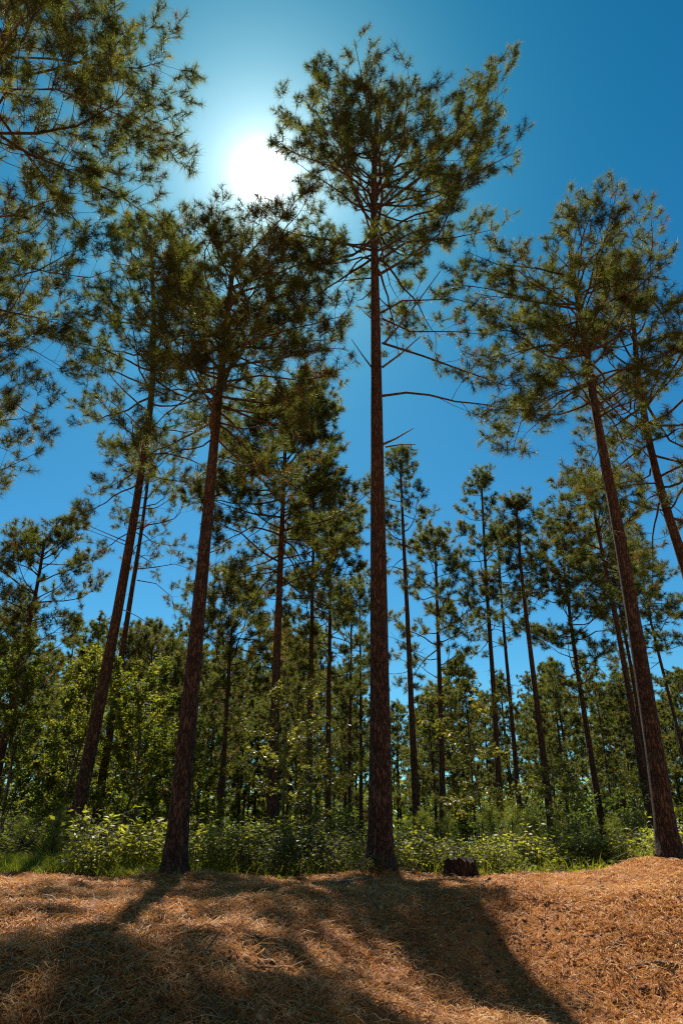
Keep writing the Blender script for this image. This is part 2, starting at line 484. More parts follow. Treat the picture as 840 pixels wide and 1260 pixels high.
def dress_limb(tb, P, r0, rng, tufts, dens=1.0, bare=0.3, fine=True, spread=1.0):
    """side shoots, twigs and needle tufts along limb polyline P"""
    Lm = np.linalg.norm(np.diff(P, axis=0), axis=1).sum()
    m = len(P)
    tb.add(P, r0 * np.linspace(1, 0.16, m), sides=6 if fine else 4)
    k = max(4, int(Lm * 3.0 * dens))
    sgn = 1
    for q in range(k):
        t = bare + (1 - bare) * (q + rng.random()) / k
        p, d = along(P, min(t, 0.99))
        sgn = -sgn
        lat = nz(np.cross(d, [0, 0, 1]) + 1e-6)
        a = R(35 + 30 * rng.random())
        dir_ = nz(d * math.cos(a) + sgn * lat * math.sin(a) + np.array([0, 0, 0.25 + 0.5 * rng.standard_normal()]))
        ls = Lm * (0.14 + 0.38 * (1 - t)) * (0.6 + 0.6 * rng.random()) * spread
        ls = min(max(ls, 0.3), 1.7)
        S = grow(p, dir_, ls, 4, 0.5, 0.14, rng)
        tb.add(S, r0 * (0.34 * (1 - 0.6 * t)) * np.linspace(1, 0.35, 5), sides=4 if fine else 3, cap=False)
        kt = max(2, int(ls * 7.0 * dens))
        for w in range(kt):
            tt = 0.48 + 0.52 * (w + 0.6 * rng.random()) / kt
            pp, dd = along(S, min(tt, 0.98))
            lat2 = nz(np.cross(dd, rng.standard_normal(3)))
            d2 = nz(dd * 0.7 + lat2 * 0.8 + np.array([0, 0, 0.35]))
            tl = 0.10 + 0.20 * rng.random()
            e = pp + d2 * tl
            if fine:
                tb.add(np.array([pp, e]), [0.006, 0.005], sides=3, cap=False)
            tufts.append((e, nz(d2 + np.array([0, 0, 0.3]))))
        e, dd = along(S, 1.0)
        tufts.append((e, nz(dd + np.array([0, 0, 0.3]))))
    e, dd = along(P, 1.0)
    tufts.append((e, nz(dd + np.array([0, 0, 0.4]))))

def trunk_poly(pix, D):
    """trunk through photo points, all at horizontal distance D; extended down to the ground"""
    P = [at(px, py, D) for px, py in pix]
    d = P[0] - P[1]; d = d / abs(d[2])
    g = float(gz(P[0][0], P[0][1])) if P[0][1] < 20 else 0.02
    base = P[0] + d * max(P[0][2] - g, 0.0)
    g = float(gz(base[0], base[1]))
    base[2] = g
    pts = np.array([base] + [p for p in P if p[2] > g + 0.3])
    # dense resample by height with a gentle spline (Catmull through z)
    zs = pts[:, 2]; n = max(10, int((zs[-1] - zs[0]) / 0.6))
    zz = np.linspace(zs[0], zs[-1], n)
    out = np.stack([np.interp(zz, zs, pts[:, 0]), np.interp(zz, zs, pts[:, 1]), zz], 1)
    for _ in range(3):
        out[1:-1, :2] = (out[:-2, :2] + 2 * out[1:-1, :2] + out[2:, :2]) / 4
    return out

def build_trunk(name, T, r0, rng, parent, sides=18, flare=0.5, mat='bark', extra=None):
    zz = T[:, 2] - T[0, 2]; H = zz[-1]
    T2 = np.concatenate([[T[0] - np.array([0, 0, 0.25])], [T[0] + (T[1] - T[0]) * f for f in (0.0, 0.15, 0.35, 0.6)], T[1:]])
    z2 = np.maximum(T2[:, 2] - T[0, 2], 0)
    r = 0.80 * r0 * (1 - 0.78 * (z2 / H) ** 0.8) * (1 + flare * np.exp(-z2 / 0.22)) + 0.012
    tb = Tubes() if extra is None else extra
    tb.add(T2, r, sides=sides, rough=0.025, rng=rng)
    return tb

def at_height(T, z):
    return np.array([np.interp(z, T[:, 2], T[:, 0]), np.interp(z, T[:, 2], T[:, 1]), z])

def crown_profile(f, kind):
    """relative limb length at fraction f of the crown (0 bottom, 1 top)"""
    if kind == 'round':
        return math.sqrt(max(0.0, 1 - (1.75 * (f - 0.42)) ** 2)) * 0.85 + 0.15
    if kind == 'cone':
        return 0.25 + 0.75 * min(1, (1 - f) * 1.5) * min(1, 0.6 + f * 1.5)
    return (0.55 + 0.45 * math.sin(min(f * 1.5, 1) * math.pi / 2)) * (1.0 - 0.5 * max(0, f - 0.55) / 0.45) # flat-topped

def pine(label, T, r0, z0, z1, rad, nl, seed, kind='round', parts=True, lod=1, dens=1.0, group=None, name='pine_tree', dead=(), custom=(), bias=(0, 0), drop=0.0, tint=0.5, needle=None, bare_low=0, mat='needle', gap=0.0):
    """trunk polyline T; crown between z0 and z1 with limbs up to rad long"""
    rng = np.random.default_rng(seed)
    o = T[0].copy()
    t = thing(name, label, 'pine', tuple(o), group)
    tufts = []
    trunk = build_trunk('trunk', T, r0, rng, t, sides={1: 20, 2: 12, 3: 7}[lod], extra=None)
    H = T[-1, 2] - T[0, 2]
    az = rng.random() * 6.28
    fine = lod < 3
    nd = {1: (46, 0.19, 0.0085), 2: (38, 0.21, 0.0145), 3: (26, 0.28, 0.034)}[lod] if needle is None else needle
    limbs = []
    nl = int(nl * 1.35)
    for i in range(nl):
        f = (i + 0.8 * rng.random()) / nl
        f = f ** 0.9
        z = z0 + (z1 - z0) * f
        az += 2.399 + 0.5 * rng.standard_normal()
        Lr = rad * crown_profile(f, kind) * (0.7 + 0.45 * rng.random())
        h = np.array([math.cos(az), math.sin(az), 0.0])
        Lr *= max(0.45, 1 + h[0] * bias[0] + h[1] * bias[1])
        el = R(-8 + (38 if kind == 'flat' else 46) * f + 17 * rng.standard_normal())
        zs = min(z, T[-1, 2] - 0.05)
        zs = zs - max(0, math.sin(el)) * Lr * 0.45
        zs = max(min(zs, T[-1, 2] - 0.05), T[0, 2] + 0.5)
        p = at_height(T, zs)
        d = h * math.cos(el) + np.array([0, 0, math.sin(el)])
        P = grow(p, d, Lr, 8, 0.55 - 0.5 * (f < 0.25), 0.17, rng)
        limbs.append((P, min(0.036, 0.008 + 0.008 * Lr) * (1.0 if r0 > 0.12 else 0.7), 0.30 if f > 0.3 else 0.42))
    n_wild = len(limbs)
    for pts, r, *o_ in custom:
        limbs.append((np.array(pts), r * .8, o_[0] if o_ else 0.35))
    # leader
    top = grow(T[-1] - np.array([0, 0, 0.3]), [0.05, 0, 1], 0.7, 3, 0, 0.05, rng)
    limbs.append((top, 0.02, 0.1))
    shared = trunk if not parts else None
    if gap:
        limbs = [q for q in limbs if sun_angle(q[0][2:]).min() > gap]
    for P, r, bare in limbs:
        tb = Tubes() if parts else shared
        dress_limb(tb, P, r, rng, tufts, dens=dens * (1.0 if lod < 3 else 0.8), bare=bare, fine=fine)
        if parts:
            link('limb', tb.mesh('limb', o), M['limb'], t)
    for pts, r in dead:
        tb = Tubes()
        tb.add(np.array(pts), r * np.linspace(1, 0.35, len(pts)), sides=6)
        link('dead_branch', tb.mesh('dead_branch', o), M['deadwood'], t)
    for i in range(bare_low):              # thin bare dead branches below the crown
        z = z0 - (z0 - T[0, 2]) * 0.45 * rng.random()
        a = rng.random() * 6.28
        P = grow(at_height(T, z), [math.cos(a), math.sin(a), 0.25 * rng.standard_normal()], 0.5 + 1.2 * rng.random(), 5, -0.1, 0.12, rng)
        tb = Tubes() if parts else shared
        tb.add(P, 0.014 * np.linspace(1, 0.3, 6), sides=4, cap=False)
        for w in range(3):
            p, d = along(P, 0.4 + 0.5 * rng.random())
            tb.add(np.array([p, p + nz(d + 0.8 * rng.standard_normal(3)) * (0.2 + 0.3 * rng.random())]), [0.006, 0.003], sides=3, cap=False)
        if parts:
            link('dead_branch', tb.mesh('dead_branch', o), M['deadwood'], t)
    link('trunk', trunk.mesh('trunk', o), M['bark'], t)
    if gap:
        tufts = [q for q in tufts if sun_angle(q[0][None])[0] > gap * .75]
    TP = np.array([a for a, b in tufts]); TD = np.array([b for a, b in tufts])
    tn = tint + 0.2 * rng.standard_normal(len(TP))
    tn[rng.random(len(TP)) < 0.02] = 0.05
    tn = np.clip(tn, 0.0, 1)
    tn = np.where((tn < 0.22) & (tn > 0.05), 0.26, tn)
    link('crown', needle_mesh('crown', TP, TD, nd[0], nd[1], nd[2], rng, tn, o), M[mat], t)
    return t

def sun_angle(P):
    """how far (degrees) points stand from the sun as seen from the clearing"""
    d = nz(np.asarray(P) - CAM)
    return np.degrees(np.arccos(np.clip(d @ SUN, -1, 1)))

def zof(py, D, px=420):
    return float(at(px, py, D)[2])

# ---------------------------------------------------------------- the trees one can tell apart
# central pine
D = 11.5
T = trunk_poly([(467, 1050), (468, 900), (466, 760), (464, 560), (461, 340), (459, 240), (462, 165), (466, 130)], D)
dead = [([at(470, 547, D), at(486, 540, D), at(508, 527, D + .3)], .028),
        ([at(474, 550, D), at(492, 547, D), at(511, 547, D - .2)], .018),
        ([at(470, 452, D), at(492, 436, D), at(517, 414, D + .4)], .026),
        ([at(457, 452, D), at(445, 436, D), at(432, 417, D - .2)], .018),
        ([at(457, 358, D), at(446, 368, D), at(439, 370, D)], .016),
        ([at(457, 392, D), at(450, 386, D), at(444, 380, D)], .014),
        ([at(472, 423, D), at(500, 390, D), at(541, 334, D + .6)], .026)]
cust = [([at(470, 487, D), at(500, 483, D - .1), at(528, 486, D - .3), at(560, 494, D - .5), at(590, 497, D - .7), at(620, 503, D - .8), at(692, 506, D - 1.2)], .036, .32),
        ([at(470, 422, D), at(520, 438, D - .2), at(575, 458, D - .3), at(620, 474, D - .3), at(655, 474, D - .4)], .032, .28),
        ([at(470, 392, D), at(505, 408, D + .3), at(560, 408, D + .5), at(620, 414, D + .8)], .03, .4),
        ([at(470, 384, D), at(495, 370, D), at(560, 368, D + .5), at(640, 388, D + .9)], .03, .35),
        ([at(466, 338, D), at(500, 318, D), at(540, 288, D), at(575, 215, D + .3), at(595, 170, D + .3)], .045, .35),
        ([at(464, 322, D), at(500, 298, D + .4), at(560, 292, D + 1), at(610, 282, D + 1.3)], .04, .35),
        ([at(460, 300, D), at(445, 250, D - .4), at(420, 205, D - .6), at(375, 160, D - .8), at(345, 130, D - .9)], .035, .4),
        ([at(461, 270, D), at(440, 215, D), at(415, 150, D + .2), at(385, 105, D + .3)], .035, .35),
        ([at(458, 342, D), at(425, 345, D + .5), at(390, 352, D + 1)], .022, .5),
        ([at(461, 260, D), at(520, 215, D), at(575, 155, D + .2), at(622, 110, D + .4)], .04, .4),
        ([at(461, 255, D), at(540, 235, D - .5), at(600, 205, D - .8), at(638, 185, D - 1)], .036, .4)]
pine('tall thick pine standing in the centre with snapped dead stubs below its crown', T, .225, zof(340, D), zof(155, D), 3.3, 46, 11, 'round', dead=dead, custom=cust, bias=(0.02, 0.0), dens=1.1, tint=.42, gap=1.9)

# left front pine, the sun behind its top
D = 11.0
T = trunk_poly([(214, 1075), (219, 1010), (226, 940), (243, 770), (262, 560), (275, 430), (284, 350), (289, 312)], D)
cust = [([at(284, 432, D), at(310, 418, D - .2), at(345, 400, D - .4), at(372, 388, D - .6)], .035, .4),
        ([at(278, 400, D), at(300, 372, D), at(330, 345, D), at(350, 310, D)], .03, .35),
        ([at(276, 470, D), at(320, 462, D - .3), at(370, 468, D - .6), at(410, 462, D - .9)], .03, .4),
        ([at(277, 440, D), at(250, 390, D + .2), at(228, 345, D + .3), at(210, 290, D + .3)], .03, .4),
        ([at(274, 470, D), at(255, 500, D), at(240, 530, D - .2)], .02, .6),
        ([at(270, 520, D), at(300, 528, D - .4), at(345, 520, D - .8), at(385, 505, D - 1)], .028, .4)]
pine('thick front pine on the left throwing a dark trunk shadow to the lower left', T, .19, zof(545, D), zof(290, D), 2.8, 52, 22, 'round', custom=cust, bias=(0.12, 0), dens=1.25, tint=.48, gap=2.7, bare_low=5)

# leaning pine left of it
D = 16.5
T = trunk_poly([(96, 1000), (110, 930), (140, 780), (165, 640), (182, 530), (189, 470), (190, 380), (185, 290)], D)
cust = [([at(180, 545, D), at(210, 525, D - .3), at(250, 513, D - .6), at(272, 512, D - .9)], .03, .5),
        ([at(160, 668, D), at(140, 660, D), at(112, 648, D), at(90, 628, D)], .022, .55)]
pine('leaning dark pine second from the left edge beside a thinner twin', T, .2, zof(600, D), zof(275, D), 2.9, 42, 33, 'round', custom=cust, bias=(-.02, 0), dens=1.15, tint=.47, gap=3.5, bare_low=5)

D = 22.0
T = trunk_poly([(122, 985), (142, 860), (160, 740), (172, 670), (180, 610), (186, 560)], D)
cust = [([at(170, 700, D), at(190, 698, D - .3), at(215, 694, D - .6), at(234, 700, D - .9)], .03, .5),
        ([at(169, 714, D), at(192, 718, D - .4), at(212, 735, D - .6), at(216, 760, D - .7)], .025, .55)]
pine('thin leaning pine close behind the right side of a darker leaning pine', T, .17, zof(690, D), zof(525, D), 2.3, 24, 44, 'round', custom=cust, tint=.47)

# big right pine
D = 12.0
T = trunk_poly([(824, 1055), (806, 930), (785, 800), (762, 660), (744, 570), (733, 515), (718, 410), (706, 345), (700, 310)], D)
cust = [([at(725, 470, D), at(680, 488, D - .4), at(640, 520, D - .6), at(630, 555, D - .8)], .03, .4),
        ([at(712, 425, D), at(675, 424, D), at(640, 432, D), at(600, 445, D + .2)], .03, .45),
        ([at(735, 500, D), at(770, 470, D), at(800, 455, D)], .028, .4),
        ([at(700, 340, D), at(660, 330, D), at(610, 325, D), at(575, 310, D)], .035, .4),
        ([at(708, 380, D), at(660, 372, D), at(600, 355, D - .3), at(560, 350, D - .5)], .035, .4)]
pine('large rough barked pine leaning left at the right edge of the clearing', T, .2, zof(520, D), zof(305, D), 2.9, 38, 55, 'flat', custom=cust, bias=(0.05, 0), dens=1.2, tint=.42, bare_low=4)

# pine whose trunk leaves the frame at the right edge
D = 14.0
T = trunk_poly([(892, 900), (850, 715), (822, 640), (800, 560), (785, 470), (778, 400), (776, 330)], D)
pine('dark pine at the upper right whose trunk slants out of the right edge', T, .19, zof(660, D), zof(330, D), 3.4, 42, 66, 'flat', dens=1.1, bias=(0.25, 0), tint=.42)

# the two pines reaching in from the left
T = np.array([[-7.6 + .02 * z, 8.6 + .01 * z, z] for z in np.linspace(0.05, 19, 30)])
D = 8.6
cust = [([np.array([-7.35, 8.7, 10.2]), at(0, 164, D), at(45, 164, D), at(95, 155, D), at(140, 130, D), at(165, 100, D)], .05, .35),
        ([np.array([-7.35, 8.7, 11.6]), at(0, 70, D + .2), at(60, 72, D), at(120, 80, D - .2), at(170, 84, D - .4), at(200, 76, D - .5)], .045, .4),
        ([np.array([-7.35, 8.7, 9.6]), at(0, 175, D + .4), at(40, 190, D + .5), at(90, 205, D + .6), at(160, 215, D + .8)], .03, .5),
        ([np.array([-7.35, 8.7, 10.6]), at(10, 110, D - .6), at(70, 110, D - .8), at(120, 130, D - 1), at(190, 160, D - 1.1)], .035, .4)]
pine('near pine at the top left with only its overhanging limbs in the picture', T, .21, 10.5, 19, 4.2, 17, 77, 'round', custom=cust, dens=1.3, tint=.4, bias=(.15, 0))
T = np.array([[-10.3 + .03 * z, 12.6, z] for z in np.linspace(0.05, 15.5, 26)])
D = 12.4
cust = [([np.array([-9.95, 12.6, 9.6]), at(0, 320, D), at(60, 335, D), at(110, 342, D), at(148, 328, D)], .032, .35),
        ([np.array([-9.95, 12.6, 8.2]), at(0, 382, D), at(50, 392, D), at(95, 395, D)], .032, .35),
        ([np.array([-9.95, 12.6, 6.8]), at(0, 480, D), at(30, 505, D), at(62, 520, D)], .028, .35),
        ([np.array([-9.95, 12.6, 6.3]), at(-30, 590, D), at(10, 575, D), at(50, 555, D)], .026, .35),
        ([np.array([-9.95, 12.6, 7.8]), at(0, 420, D), at(40, 430, D), at(90, 460, D)], .028, .3)]
pine('pine at the left edge with its drooping lower limbs under a nearer overhanging crown', T, .2, 7.0, 15.5, 4.6, 24, 88, 'flat', custom=cust, dens=1.05, tint=.5, bias=(.15, 0))

# middle distance pines: (label, D, trunk pixels, crown bottom y, crown top y, radius m, limbs, r0, kind, bare)
mid = [
 ('straight pine between the left front trunk and the central trunk behind a yellow leafed sapling', 18.5, [(335, 1000), (338, 880), (343, 740), (349, 600), (352, 520)], 712, 480, 2.9, 54, .19, 'round', 2),
 ('round topped pine just right of the left front trunk', 27, [(271, 1020), (276, 920), (283, 800), (289, 730)], 870, 698, 2.7, 34, .16, 'round', 4),
 ('pine in the gap left of the central trunk nearest the middle of the gap', 26, [(379, 1010), (382, 850), (385, 700), (386, 600)], 800, 560, 2.5, 34, .16, 'round', 3),
 ('slender pine close left of the central trunk with a crown touching it', 27, [(403, 1030), (404, 880), (406, 760), (407, 640)], 860, 560, 2.4, 34, .16, 'round', 4),
 ('thin straight pine stem immediately left of the central trunk', 36, [(430, 1040), (430, 920), (432, 800), (432, 730)], 960, 690, 2.3, 26, .14, 'round', 3),
 ('thin pine almost hidden behind the left side of the central trunk', 38, [(444, 1040), (444, 920), (443, 780), (442, 720)], 960, 700, 2.2, 24, .14, 'round', 3),
 ('tall dark headed pine first to the right of the central trunk', 25, [(514, 1040), (508, 920), (502, 780), (496, 660), (492, 590)], 720, 552, 1.9, 24, .17, 'cone', 5),
 ('shaggy pine with a long skirt of drooping bare branches right of centre', 27, [(545, 1020), (542, 880), (538, 760), (535, 690)], 850, 640, 2.4, 34, .17, 'cone', 12),
 ('tallest slim pine of the right middle row with a pointed top', 28, [(616, 1010), (607, 850), (598, 720), (592, 620)], 790, 570, 2.2, 30, .17, 'cone', 5),
 ('slim pine squeezed right behind the tallest slim pine', 30, [(640, 1010), (629, 880), (618, 760), (612, 690)], 800, 612, 1.9, 26, .15, 'cone', 6),
 ('slim leaning pine with a dark top and clean pole left of a bushier pine', 24.5, [(681, 1045), (668, 930), (652, 800), (641, 710), (635, 650)], 750, 612, 1.8, 24, .17, 'cone', 5),
 ('bushy crowned pine in the right middle with low side branches', 27.5, [(744, 1040), (725, 920), (706, 800), (696, 720), (690, 660)], 860, 635, 2.6, 36, .17, 'round', 5),
 ('leaning slim pine immediately left of the large right edge trunk', 21.5, [(806, 1045), (782, 900), (757, 760), (736, 660), (725, 600)], 740, 575, 2.4, 30, .16, 'round', 5),
 ('thin pole pine sharing the gap just left of the large right edge trunk', 25, [(808, 1020), (792, 920), (776, 820), (764, 760), (752, 690)], 800, 650, 1.9, 22, .13, 'round', 9),
 ('thin pine seen to the right of the large right edge trunk', 32, [(846, 950), (826, 870), (806, 790), (794, 740), (788, 690)], 830, 650, 2.3, 28, .14, 'round', 5),
 ('pine with a slanting dark trunk at the far left edge', 22, [(2, 930), (20, 840), (36, 770), (48, 715), (55, 665)], 840, 632, 2.3, 32, .18, 'round', 3),
 ('pine behind the broadleaf thicket at the far left seen only by its dark top', 34, [(-10, 930), (-4, 830), (0, 770)], 860, 735, 2.6, 26, .15, 'round', 0),
 ('dark pine top rising behind the broadleaf trees left of the front trunk', 33, [(185, 960), (186, 880), (187, 800)], 900, 765, 2.8, 28, .15, 'round', 0),
]
for i, (lb, D, pix, yb, yt, rad, nl, r0, kind, bl) in enumerate(mid):
    if kind == 'cone':
        yt -= 20
        pix = pix[:-1] + [(pix[-1][0], pix[-1][1] - 24)]
    T = trunk_poly(pix, D)
    pine(lb, T, r0, zof(yb, D), zof(yt, D), rad, nl, 200 + i, kind, parts=False, lod=2, dens=1.25, bare_low=bl, tint=.45)

# ---------------------------------------------------------------- the far wood: copies of six trees
protos = []
for k in range(6):
    H = (12.5, 14, 11, 13, 15, 10)[k]
    T = np.array([[.25 * math.sin(z * .2 + k) * z / H, .2 * math.sin(z * .23 + 2 * k) * z / H, z] for z in np.linspace(0, H, 16)])
    o = pine('slim pine of the far wood beyond the taller front rows', T, .12 + .015 * (k % 3), H * (.36, .2, .15, .28, .4, .12)[k], H, (2.5, 2.7, 2.8, 2.4, 2.6, 2.7)[k], 34, 300 + k, ('round', 'cone', 'round', 'cone', 'flat', 'cone')[k], parts=False, lod=3, bare_low=4, tint=.47)
    protos.append(o)
rng = np.random.default_rng(77)
spots = []
tries = 0
while len(spots) < 150 and tries < 20000:
    tries += 1
    y = 33 + 47 * rng.random() ** 0.8
    x = (2 * rng.random() - 1) * (0.68 * y + 4)
    if all((x - a) ** 2 + (y - b) ** 2 > 2.3 ** 2 for a, b in spots):
        spots.append((x, y))
for i, (x, y) in enumerate(spots):
    pk = int(rng.integers(6))
    o = protos[i] if i < 6 else copy_tree(protos[pk])
    o.location = (x, y, float(gz(x, y)) - .03)
    o.rotation_euler = (0, 0, rng.random() * 6.28)
    Hk = (12.5, 14, 11, 13, 15, 10)[i if i < 6 else pk]
    s = (.5 + (.225 if x > -2 else .285) * y) * (.72 + .36 * rng.random()) / Hk
    o.scale = (s * (.9 + .2 * rng.random()),) * 2 + (s,)
    o['group'] = 'pines of the far wood'

# ---------------------------------------------------------------- broadleaf trees, saplings and bushes
def broadleaf(name, label, cat, loc, height, rad, seed, nleaf, size, mat='leaf', base=0.15, stems=1, sparse=False, tint=.5, group=None, wood='smooth_bark', stem_r=.035, part='crown'):
    rng = np.random.default_rng(seed)
    t = thing(name, label, cat, loc, group)
    tb = Tubes()
    LP, LD = [], []
    twigs = []
    for s in range(stems):
        a = rng.random() * 6.28
        lean = (0.08 if stems == 1 else 0.35)
        b = np.array([0.05 * math.cos(a) * stems ** .5, 0.05 * math.sin(a) * stems ** .5, -0.1])
        hh = height * (0.92 if stems == 1 else 0.55 + 0.4 * rng.random())
        P = grow(b, [lean * math.cos(a), lean * math.sin(a), 1], hh, 9, .1, .07, rng)
        tb.add(P, stem_r * np.linspace(1, .2, 10), sides=7)
        nb = int((14 if sparse else 26) / stems ** .5)
        for q in range(nb):
            f = base + (1 - base) * (q + rng.random()) / nb
            p, d = along(P, min(f, .98))
            az = q * 2.399 + rng.random()
            el = R((5 if sparse else 25) + 18 * rng.standard_normal() + 25 * f)
            prof = math.sqrt(max(0.05, 1 - ((f - base) / (1 - base) * 1.25 - .45) ** 2))
            ln = rad * prof * (.65 + .5 * rng.random())
            Bp = grow(p, [math.cos(az) * math.cos(el), math.sin(az) * math.cos(el), math.sin(el)], ln, 5, .15, .12, rng)
            tb.add(Bp, stem_r * .32 * np.linspace(1, .25, 6), sides=4, cap=False)
            ns = max(3, int(ln * 5))
            for w in range(ns):
                pp, dd = along(Bp, min(.25 + .75 * (w + rng.random()) / ns, .99))
                d2 = nz(dd + .9 * rng.standard_normal(3) * np.array([1, 1, .5]))
                tl = .18 + .3 * rng.random()
                twigs.append((pp, d2, tl))
                tb.add(np.array([pp, pp + d2 * tl]), [.005, .003], sides=3, cap=False)
    per = max(3, nleaf // max(1, len(twigs)))
    for pp, d2, tl in twigs:
        k = per
        f = rng.random((k, 1)) * 1.05
        q = pp + d2 * tl * f + .05 * rng.standard_normal((k, 3))
        dd = nz(d2 * .6 + rng.standard_normal((k, 3)) * np.array([.9, .9, .45]) - np.array([0, 0, .25]))
        LP.append(q); LD.append(dd)
    LP = np.concatenate(LP); LD = np.concatenate(LD)
    tn = np.clip(tint + .2 * rng.standard_normal(len(LP)), 0, 1)
    link('trunk' if stems == 1 else 'stem', tb.mesh('trunk'), M[wood], t)
    link(part, leaf_mesh(part, LP, LD, size, rng, tn, ratio=.55), M[mat], t)
    return t

def gp(px, D):
    """ground point at distance D under photo column px (near the horizon line)"""
    x = (px - 420) / F * D / (ray(px, 1040)[1])
    return (x, D, float(gz(x, D)) - .02)

bl = [
 ('broadleaf tree of the dark thicket at the left edge', 6, 17.5, 5.2, 1.8, 11000, .10, .48, 'leaf'),
 ('pale leaved tree behind the thicket at the left edge', 60, 19, 5.2, 1.6, 9000, .10, .65, 'leaf'),
 ('dark broadleaf tree between the two leaning left trunks and the edge thicket', 78, 21, 4.4, 1.7, 9500, .10, .5, 'leaf'),
 ('full rounded broadleaf tree filling the gap left of the left front trunk', 178, 18, 4.6, 1.9, 14000, .10, .52, 'leaf'),
 ('shadowed broadleaf tree low behind the leaning left trunks', 140, 20, 3.6, 1.6, 9000, .10, .48, 'leaf'),
 ('broadleaf tree peeping out on the right side of the left front trunk', 244, 21, 3.6, 1.3, 7500, .10, .55, 'leaf'),
]
for i, (lb, px, D, h, r, n, sz, tn, mt) in enumerate(bl):
    D += 2.6
    o = broadleaf('broadleaf_tree', lb, 'tree', gp(px, D), h * 1.13, r * 1.1, 500 + i, n, sz, mt, base=.1, tint=tn, stem_r=.06)
sp = [
 ('yellow leafed sapling with layered sprays beside the straight middle pine', 350, 14.5, 4.0, 1.15, 2400, .095, 'yellow_leaf', .45),
 ('small yellowish sapling low between the middle pine and the central trunk', 388, 15.5, 2.6, 1.0, 1700, .09, 'yellow_leaf', .35),
 ('golden leafed sapling right of centre behind the cut stump', 588, 17.5, 4.3, 1.25, 2600, .105, 'yellow_leaf', .6),
 ('thin greenish yellow sapling under the leaning slim pines at the right', 706, 20, 2.5, 0.9, 1300, .095, 'yellow_leaf', .25),
 ('pale sapling near the foot of the large right edge pine', 790, 19, 2.2, .8, 1200, .09, 'yellow_leaf', .3),
]
for i, (lb, px, D, h, r, n, sz, mt, tn) in enumerate(sp):
    broadleaf('sapling', lb, 'sapling', gp(px, D), h, r, 540 + i, n, sz, mt, base=.12, sparse=True, tint=tn, stem_r=.022)

# bushes along the edge of the wood: five kinds built once, then copied
bproto = [broadleaf('bush', 'bush', 'bush', (0, 0, 0), (1.0, .8, 1.15, .7, .9)[k], (.55, .6, .5, .6, .5)[k], 560 + k, (1200, 1300, 1150, 1100, 1200)[k], (.085, .07, .10, .075, .06)[k], ('pale_leaf', 'leaf', 'pale_leaf', 'yellow_leaf', 'leaf')[k], base=.1, stems=7, tint=(.5, .65, .6, .25, .55)[k], stem_r=.012, part='foliage') for k in range(5)]
bushes = [
 ('dark bush at the left edge beside the grass strip', 12, 13.6, 1, 1.15),
 ('tall dim bush second from the left edge', 48, 14.6, 4, 1.2),
 ('bush under the foot of the darkest leaning pine', 84, 14.2, 1, 1.15),
 ('bright big leaved bush standing tallest left of the left front trunk', 150, 12.9, 2, 1.05),
 ('bright low bush at the front edge of the grass left of the front trunk', 112, 12.4, 0, .7),
 ('leafy bush touching the left side of the left front trunk', 190, 13.3, 0, .95),
 ('leafy bush touching the right side of the left front trunk', 246, 12.7, 0, .85),
 ('pale bush in the row a step right of the left front trunk', 275, 13.5, 2, .95),
 ('shaded bush behind the pale bushes right of the left front trunk', 300, 14.8, 1, 1.2),
 ('low bush at the front of the row below the straight middle pine', 318, 12.6, 4, .8),
 ('bush under the yellow leafed sapling', 345, 13.8, 0, 1.0),
 ('dull yellow bush in the middle of the row left of the central trunk', 372, 13.2, 3, 1.0),
 ('small bush nearest the left side of the central trunk', 428, 12.4, 4, .85),
 ('bush between the yellow sapling and the central trunk', 404, 14.4, 1, 1.05),
 ('pale leaved little bush just in front of the central trunk foot', 452, 11.2, 4, .42),
 ('yellow green bush right of the central trunk', 500, 12.7, 0, .8),
 ('dull bush between the central trunk and the cut stump', 527, 13.4, 3, .9),
 ('leafy bush close behind the cut stump', 560, 13.6, 1, .95),
 ('low bright bush right of the cut stump', 606, 12.9, 0, .7),
 ('bush in front of the leaning slim pine pole right of centre', 640, 14, 4, .9),
 ('dense bush midway between the stump and the right edge pine', 672, 13.4, 2, .85),
 ('yellowish bush right of the dense middle bush', 708, 14.2, 3, 1.0),
 ('dark green bush left of the right edge pine foot', 742, 13.4, 1, .95),
 ('bright bush touching the foot of the right edge pine', 778, 13.3, 2, .85),
 ('bush at the right edge behind the largest pine', 832, 14.8, 0, 1.1),
]
rng = np.random.default_rng(9)
used = set()
for lb, px, D, k, s in bushes:
    o = bproto[k] if k not in used else copy_tree(bproto[k])
    used.add(k)
    o.location = gp(px, D)
    o.rotation_euler = (0, 0, rng.random() * 6.28)
    o.scale = (s * 1.15, s * 1.15, s * (.62 + .3 * rng.random()))
    o['label'] = lb
    o['group'] = 'bushes along the edge of the wood'

# feathery young pines
yproto = []
for k in range(3):
    H = (1.9, 1.5, 2.2)[k]
    T = np.array([[.03 * math.sin(3 * z + k), .03 * math.sin(2 * z), z] for z in np.linspace(0, H, 8)])
    yproto.append(pine('young pine', T, .02, .2, H, .5, 13, 400 + k, 'cone', parts=False, lod=2, dens=1.0, name='young_pine', needle=(16, .24, .008), mat='young_needle', tint=.7))
young = [
 ('feathery young pine left of the tall bright bush', 66, 13.4, 0, .8),
 ('second feathery young pine near the left edge grass', 30, 14.4, 1, .85),
 ('feathery young pine behind the central trunk right side', 524, 14.6, 0, .8),
 ('young pine directly above the cut stump', 552, 15.2, 2, .7),
 ('tall feathery young pine right of the stump', 606, 14.8, 2, .85),
 ('broad feathery young pine in the middle of the right bushes', 632, 14.2, 0, .9),
 ('young pine at the foot of the leaning slim pine with the clean pole', 652, 15.6, 1, 1.0),
 ('short young pine right of the golden sapling', 690, 14.8, 1, .8),
 ('young pine left of the largest right trunk among the bushes', 758, 15.4, 0, .75),
]
used = set()
